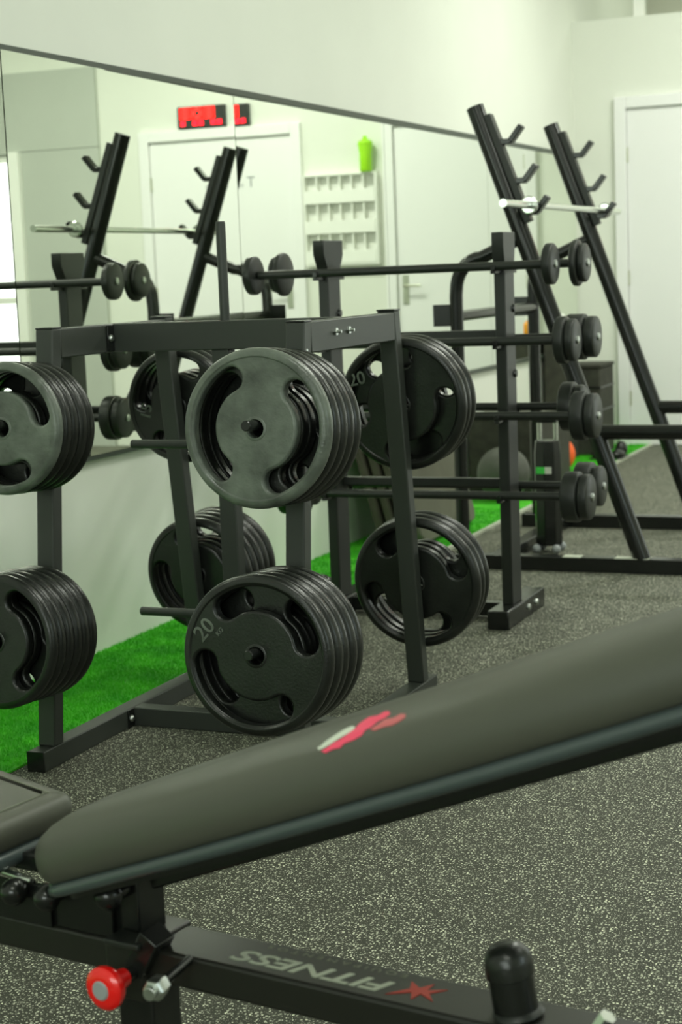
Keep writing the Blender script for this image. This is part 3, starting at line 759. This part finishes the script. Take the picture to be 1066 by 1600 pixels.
# backrest bracket under the pad
AL = math.radians(21.3); ca, sa = math.cos(AL), math.sin(AL)
HX, HZ = -1.335, .425                     # hinge
def padm(u0, z0): return Matrix.Translation(L(u0, 0, z0)) @ Matrix.Rotation(-AL, 4, 'Y')
b = MB(); b.box((0, -.028, -.045), (.86, .028, -.005)); b.xf(padm(-1.33, .425)); bo('backrest_bar', b, 'gloss', .003)
def pad(outline, rings, m, mt, dome=.0):
    """upholstered pad: the outline is inset ring by ring; rings = (inset, z)"""
    bm = MB(); n = len(outline); P_ = [Vector((x, y)) for x, y in outline]
    nr = []
    for i in range(n):
        t = (P_[(i+1)%n]-P_[i-1]).normalized(); nr.append(Vector((t.y, -t.x)))
    rs = []
    for ins, z in rings: rs.append([bm.bm.verts.new((P_[i].x-nr[i].x*ins, P_[i].y-nr[i].y*ins, z)) for i in range(n)])
    for a, c in zip(rs, rs[1:]):
        for i in range(n): bm.bm.faces.new((a[i], a[(i+1)%n], c[(i+1)%n], c[i]))
    bm.bm.faces.new(rs[0][::-1]); bm.bm.faces.new(rs[-1])
    bm.xf(mt); return bm
def rounded(pts, rads, k=10):
    """polygon with rounded corners, counter-clockwise, evenly subdivided sides"""
    out = []; n = len(pts); P_ = [Vector(p) for p in pts]
    for i in range(n):
        a, p, c = P_[i-1], P_[i], P_[(i+1)%n]; r_ = rads[i]
        d0 = (a-p).normalized(); d1 = (c-p).normalized()
        s, e = p+d0*r_, p+d1*r_
        if out:
            l = (s-Vector(out[-1])).length; m_ = max(1, int(l/.04)); o0 = Vector(out[-1])
            for j in range(1, m_): out.append(tuple(o0.lerp(s, j/m_)))
        for j in range(k+1):
            t = j/k; out.append(tuple((1-t)**2*s + 2*t*(1-t)*p + t*t*e))
    s = Vector(out[-1]); e = Vector(out[0]); m_ = max(1, int((e-s).length/.04))
    for j in range(1, m_): out.append(tuple(s.lerp(e, j/m_)))
    return out
PL = 1.10
W0, W1 = .092, .152
ol = rounded([(0, -W0-.012), (.32, -.148), (.80, -.158), (PL, -.125), (PL, .11), (.80, .138), (.32, .142), (0, W0)], [.075, .10, .12, .10, .10, .12, .12, .085])
PM = padm(-1.465, .409)
up_r = [(.006, -.028), (.001, -.024), (-.004, -.014), (-.005, .0), (-.003, .013), (.003, .024), (.013, .033), (.030, .041), (.052, .0465), (.075, .0495), (.085, .050)]
lo_r = [(.03, -.047), (.012, -.047), (.003, -.045), (-.002, -.041), (-.002, -.034), (.003, -.029), (.006, -.0275)]
backpad = bo('back_pad', pad(ol, up_r, 'vinyl', PM), 'vinyl', ang_=60)
bo('pad_lower_edge', pad(ol, lo_r, 'vinyl2', PM), 'vinyl2', ang_=60, parent=backpad, label='glossier stitched lower band of the pad')
b = MB(); 
bo('pad_board', pad(ol, [(.022, -.055), (.020, -.046)], 'gloss', PM), 'gloss', parent=backpad)
# printed mark on the back pad: a white streak beside a pink ragged one
from mathutils.bvhtree import BVHTree
_bm = bmesh.new(); _bm.from_mesh(backpad.data); _bm.transform(PM.inverted()); PAD_BVH = BVHTree.FromBMesh(_bm); _bm.free()
def mark(name, pts, m, label):
    """a printed patch draped on the padded surface"""
    bb = MB(); f = bb.bm.faces.new([bb.bm.verts.new((x, y, 0)) for x, y in pts])
    bmesh.ops.triangulate(bb.bm, faces=[f])
    for _ in range(3): bmesh.ops.subdivide_edges(bb.bm, edges=list(bb.bm.edges), cuts=1, use_grid_fill=True)
    bmesh.ops.triangulate(bb.bm, faces=bb.bm.faces[:])
    for v in bb.bm.verts:
        h = PAD_BVH.ray_cast(Vector((v.co.x, v.co.y, .2)), Vector((0, 0, -1)))
        n_ = h[1] if h[1].z > 0 else -h[1]
        v.co = h[0] + n_*.0007
    bb.xf(PM); bo(name, bb, m, parent=backpad, label=label, ang_=80)
mark('printed_mark', [(.5302, -.1281), (.5346, -.127), (.5403, -.119), (.5486, -.1078), (.5565, -.1015), (.5628, -.0986), (.5722, -.1059), (.5746, -.1136), (.5678, -.1217), (.5586, -.1259), (.5495, -.1306), (.5413, -.1339), (.5349, -.1343)], 'whiteprint', 'white streak of the printed mark')
mark('printed_mark', [(.5399, -.1379), (.5467, -.1349), (.5538, -.1295), (.5611, -.1277), (.5687, -.1233), (.5748, -.1112), (.5743, -.0935), (.5769, -.0815), (.5936, -.088), (.598, -.079), (.6081, -.0855), (.6192, -.1025), (.6153, -.1094), (.6078, -.1132), (.6041, -.124), (.597, -.1258), (.5957, -.1333), (.5862, -.1369), (.5738, -.1377), (.5691, -.142), (.559, -.1407), (.548, -.1421)], 'pink', 'ragged bright pink streak of the printed mark')
mark('printed_mark', [(.6046, -.1275), (.6126, -.1221), (.6172, -.113), (.6318, -.117), (.6382, -.1115), (.6488, -.1185), (.6522, -.1271), (.6447, -.1313), (.6364, -.1334), (.6262, -.1314), (.6126, -.1325)], 'pinkpale', 'paler pink end of the printed mark')
# seat pad
sp = rounded([(-.45, -.19), (0, -.088), (0, .085), (-.45, .19)], [.05, .022, .022, .05], 6)
SM = Matrix.Translation(L(-1.535, 0, .440)) @ Matrix.Rotation(math.radians(1), 4, 'Y')
su = [(.004, -.032), (.0, -.026), (-.002, -.012), (-.001, -.001), (.004, .006), (.012, .009), (.026, .0115), (.040, .0122)]
seat = bo('seat_pad', pad(sp, su, 'vinyl', SM), 'vinyl', ang_=60)
bo('seat_skirt', pad(sp, [(.02, -.062), (.004, -.058), (-.004, -.050), (-.002, -.038), (.006, -.0325)], 'vinyl2', SM), 'vinyl2', ang_=60, parent=seat, label='loose glossy vinyl skirt under the seat pad')
st = []
for i in range(len(sp)):
    t = (Vector(sp[(i+1) % len(sp)])-Vector(sp[i-1])).normalized(); st.append(SM @ Vector((sp[i][0]-t.y*.03, sp[i][1]+t.x*.03, .0125)))
b = MB(); b.pipe(st + [st[0]], .0008, 6, caps=False); bo('stitching', b, 'dimprint', parent=seat)
b = MB(); b.box(L(-1.90, -.03, .375), L(-1.50, .03, .40)); bo('seat_bar', b, 'gloss', .003)
b = MB(); b.box(L(-1.86, -.03, ZBM), L(-1.80, .03, .376)); bo('seat_post', b, 'gloss', .003)
# lettering on the beam, readable from the far side
TM = Matrix.Translation(L(-1.084, -.006, ZBM+.0003)) @ Matrix.Rotation(PI, 4, 'Z')
b = MB(); b.join(text_mesh('FITNESS', .052, .0003, .0008, shear=.25), TM @ Matrix.Diagonal((1.21, .80, 1, 1))); bo('beam_lettering', b, 'greyprint', parent=main_beam)
b = MB(); b.join(text_mesh('E Q U I P A M E N T O S', .016, .0002), Matrix.Translation(L(-1.075, .031, ZBM+.0003)) @ Matrix.Rotation(PI, 4, 'Z') @ Matrix.Diagonal((1.22, .85, 1, 1))); bo('beam_small_lettering', b, 'dimprint', parent=main_beam)
def starx(cx, cy, s):
    P_ = [(-1.0, .9), (-.15, .25), (.1, 1.0), (.35, .2), (1.5, .75), (.55, -.15), (.75, -1.0), (.1, -.35), (-.45, -1.0), (-.35, -.2), (-1.3, -.55), (-.55, .1)]
    return [(cx+x*s, cy+y*s) for x, y in P_]
b = MB(); b.prism(starx(0, 0, .024), 0, .0008)
b.xf(Matrix.Translation(L(-.940, .0, ZBM)) @ Matrix.Rotation(math.radians(-170), 4, 'Z')); bo('beam_star', b, 'redprint', parent=main_beam, label='red cross-shaped star print')

# things that stand on the turf sit on its backing, a few millimetres above the floor
for o in list(COL.objects):
    if o.parent is None and o.name.split('.')[0] in ('low_bench', 'jump_box', 'wooden_box', 'medicine_ball', 'exercise_mat', 'pair_of_shoes', 'round_dumbbell', 'bottle'):
        o.location.z += .0065
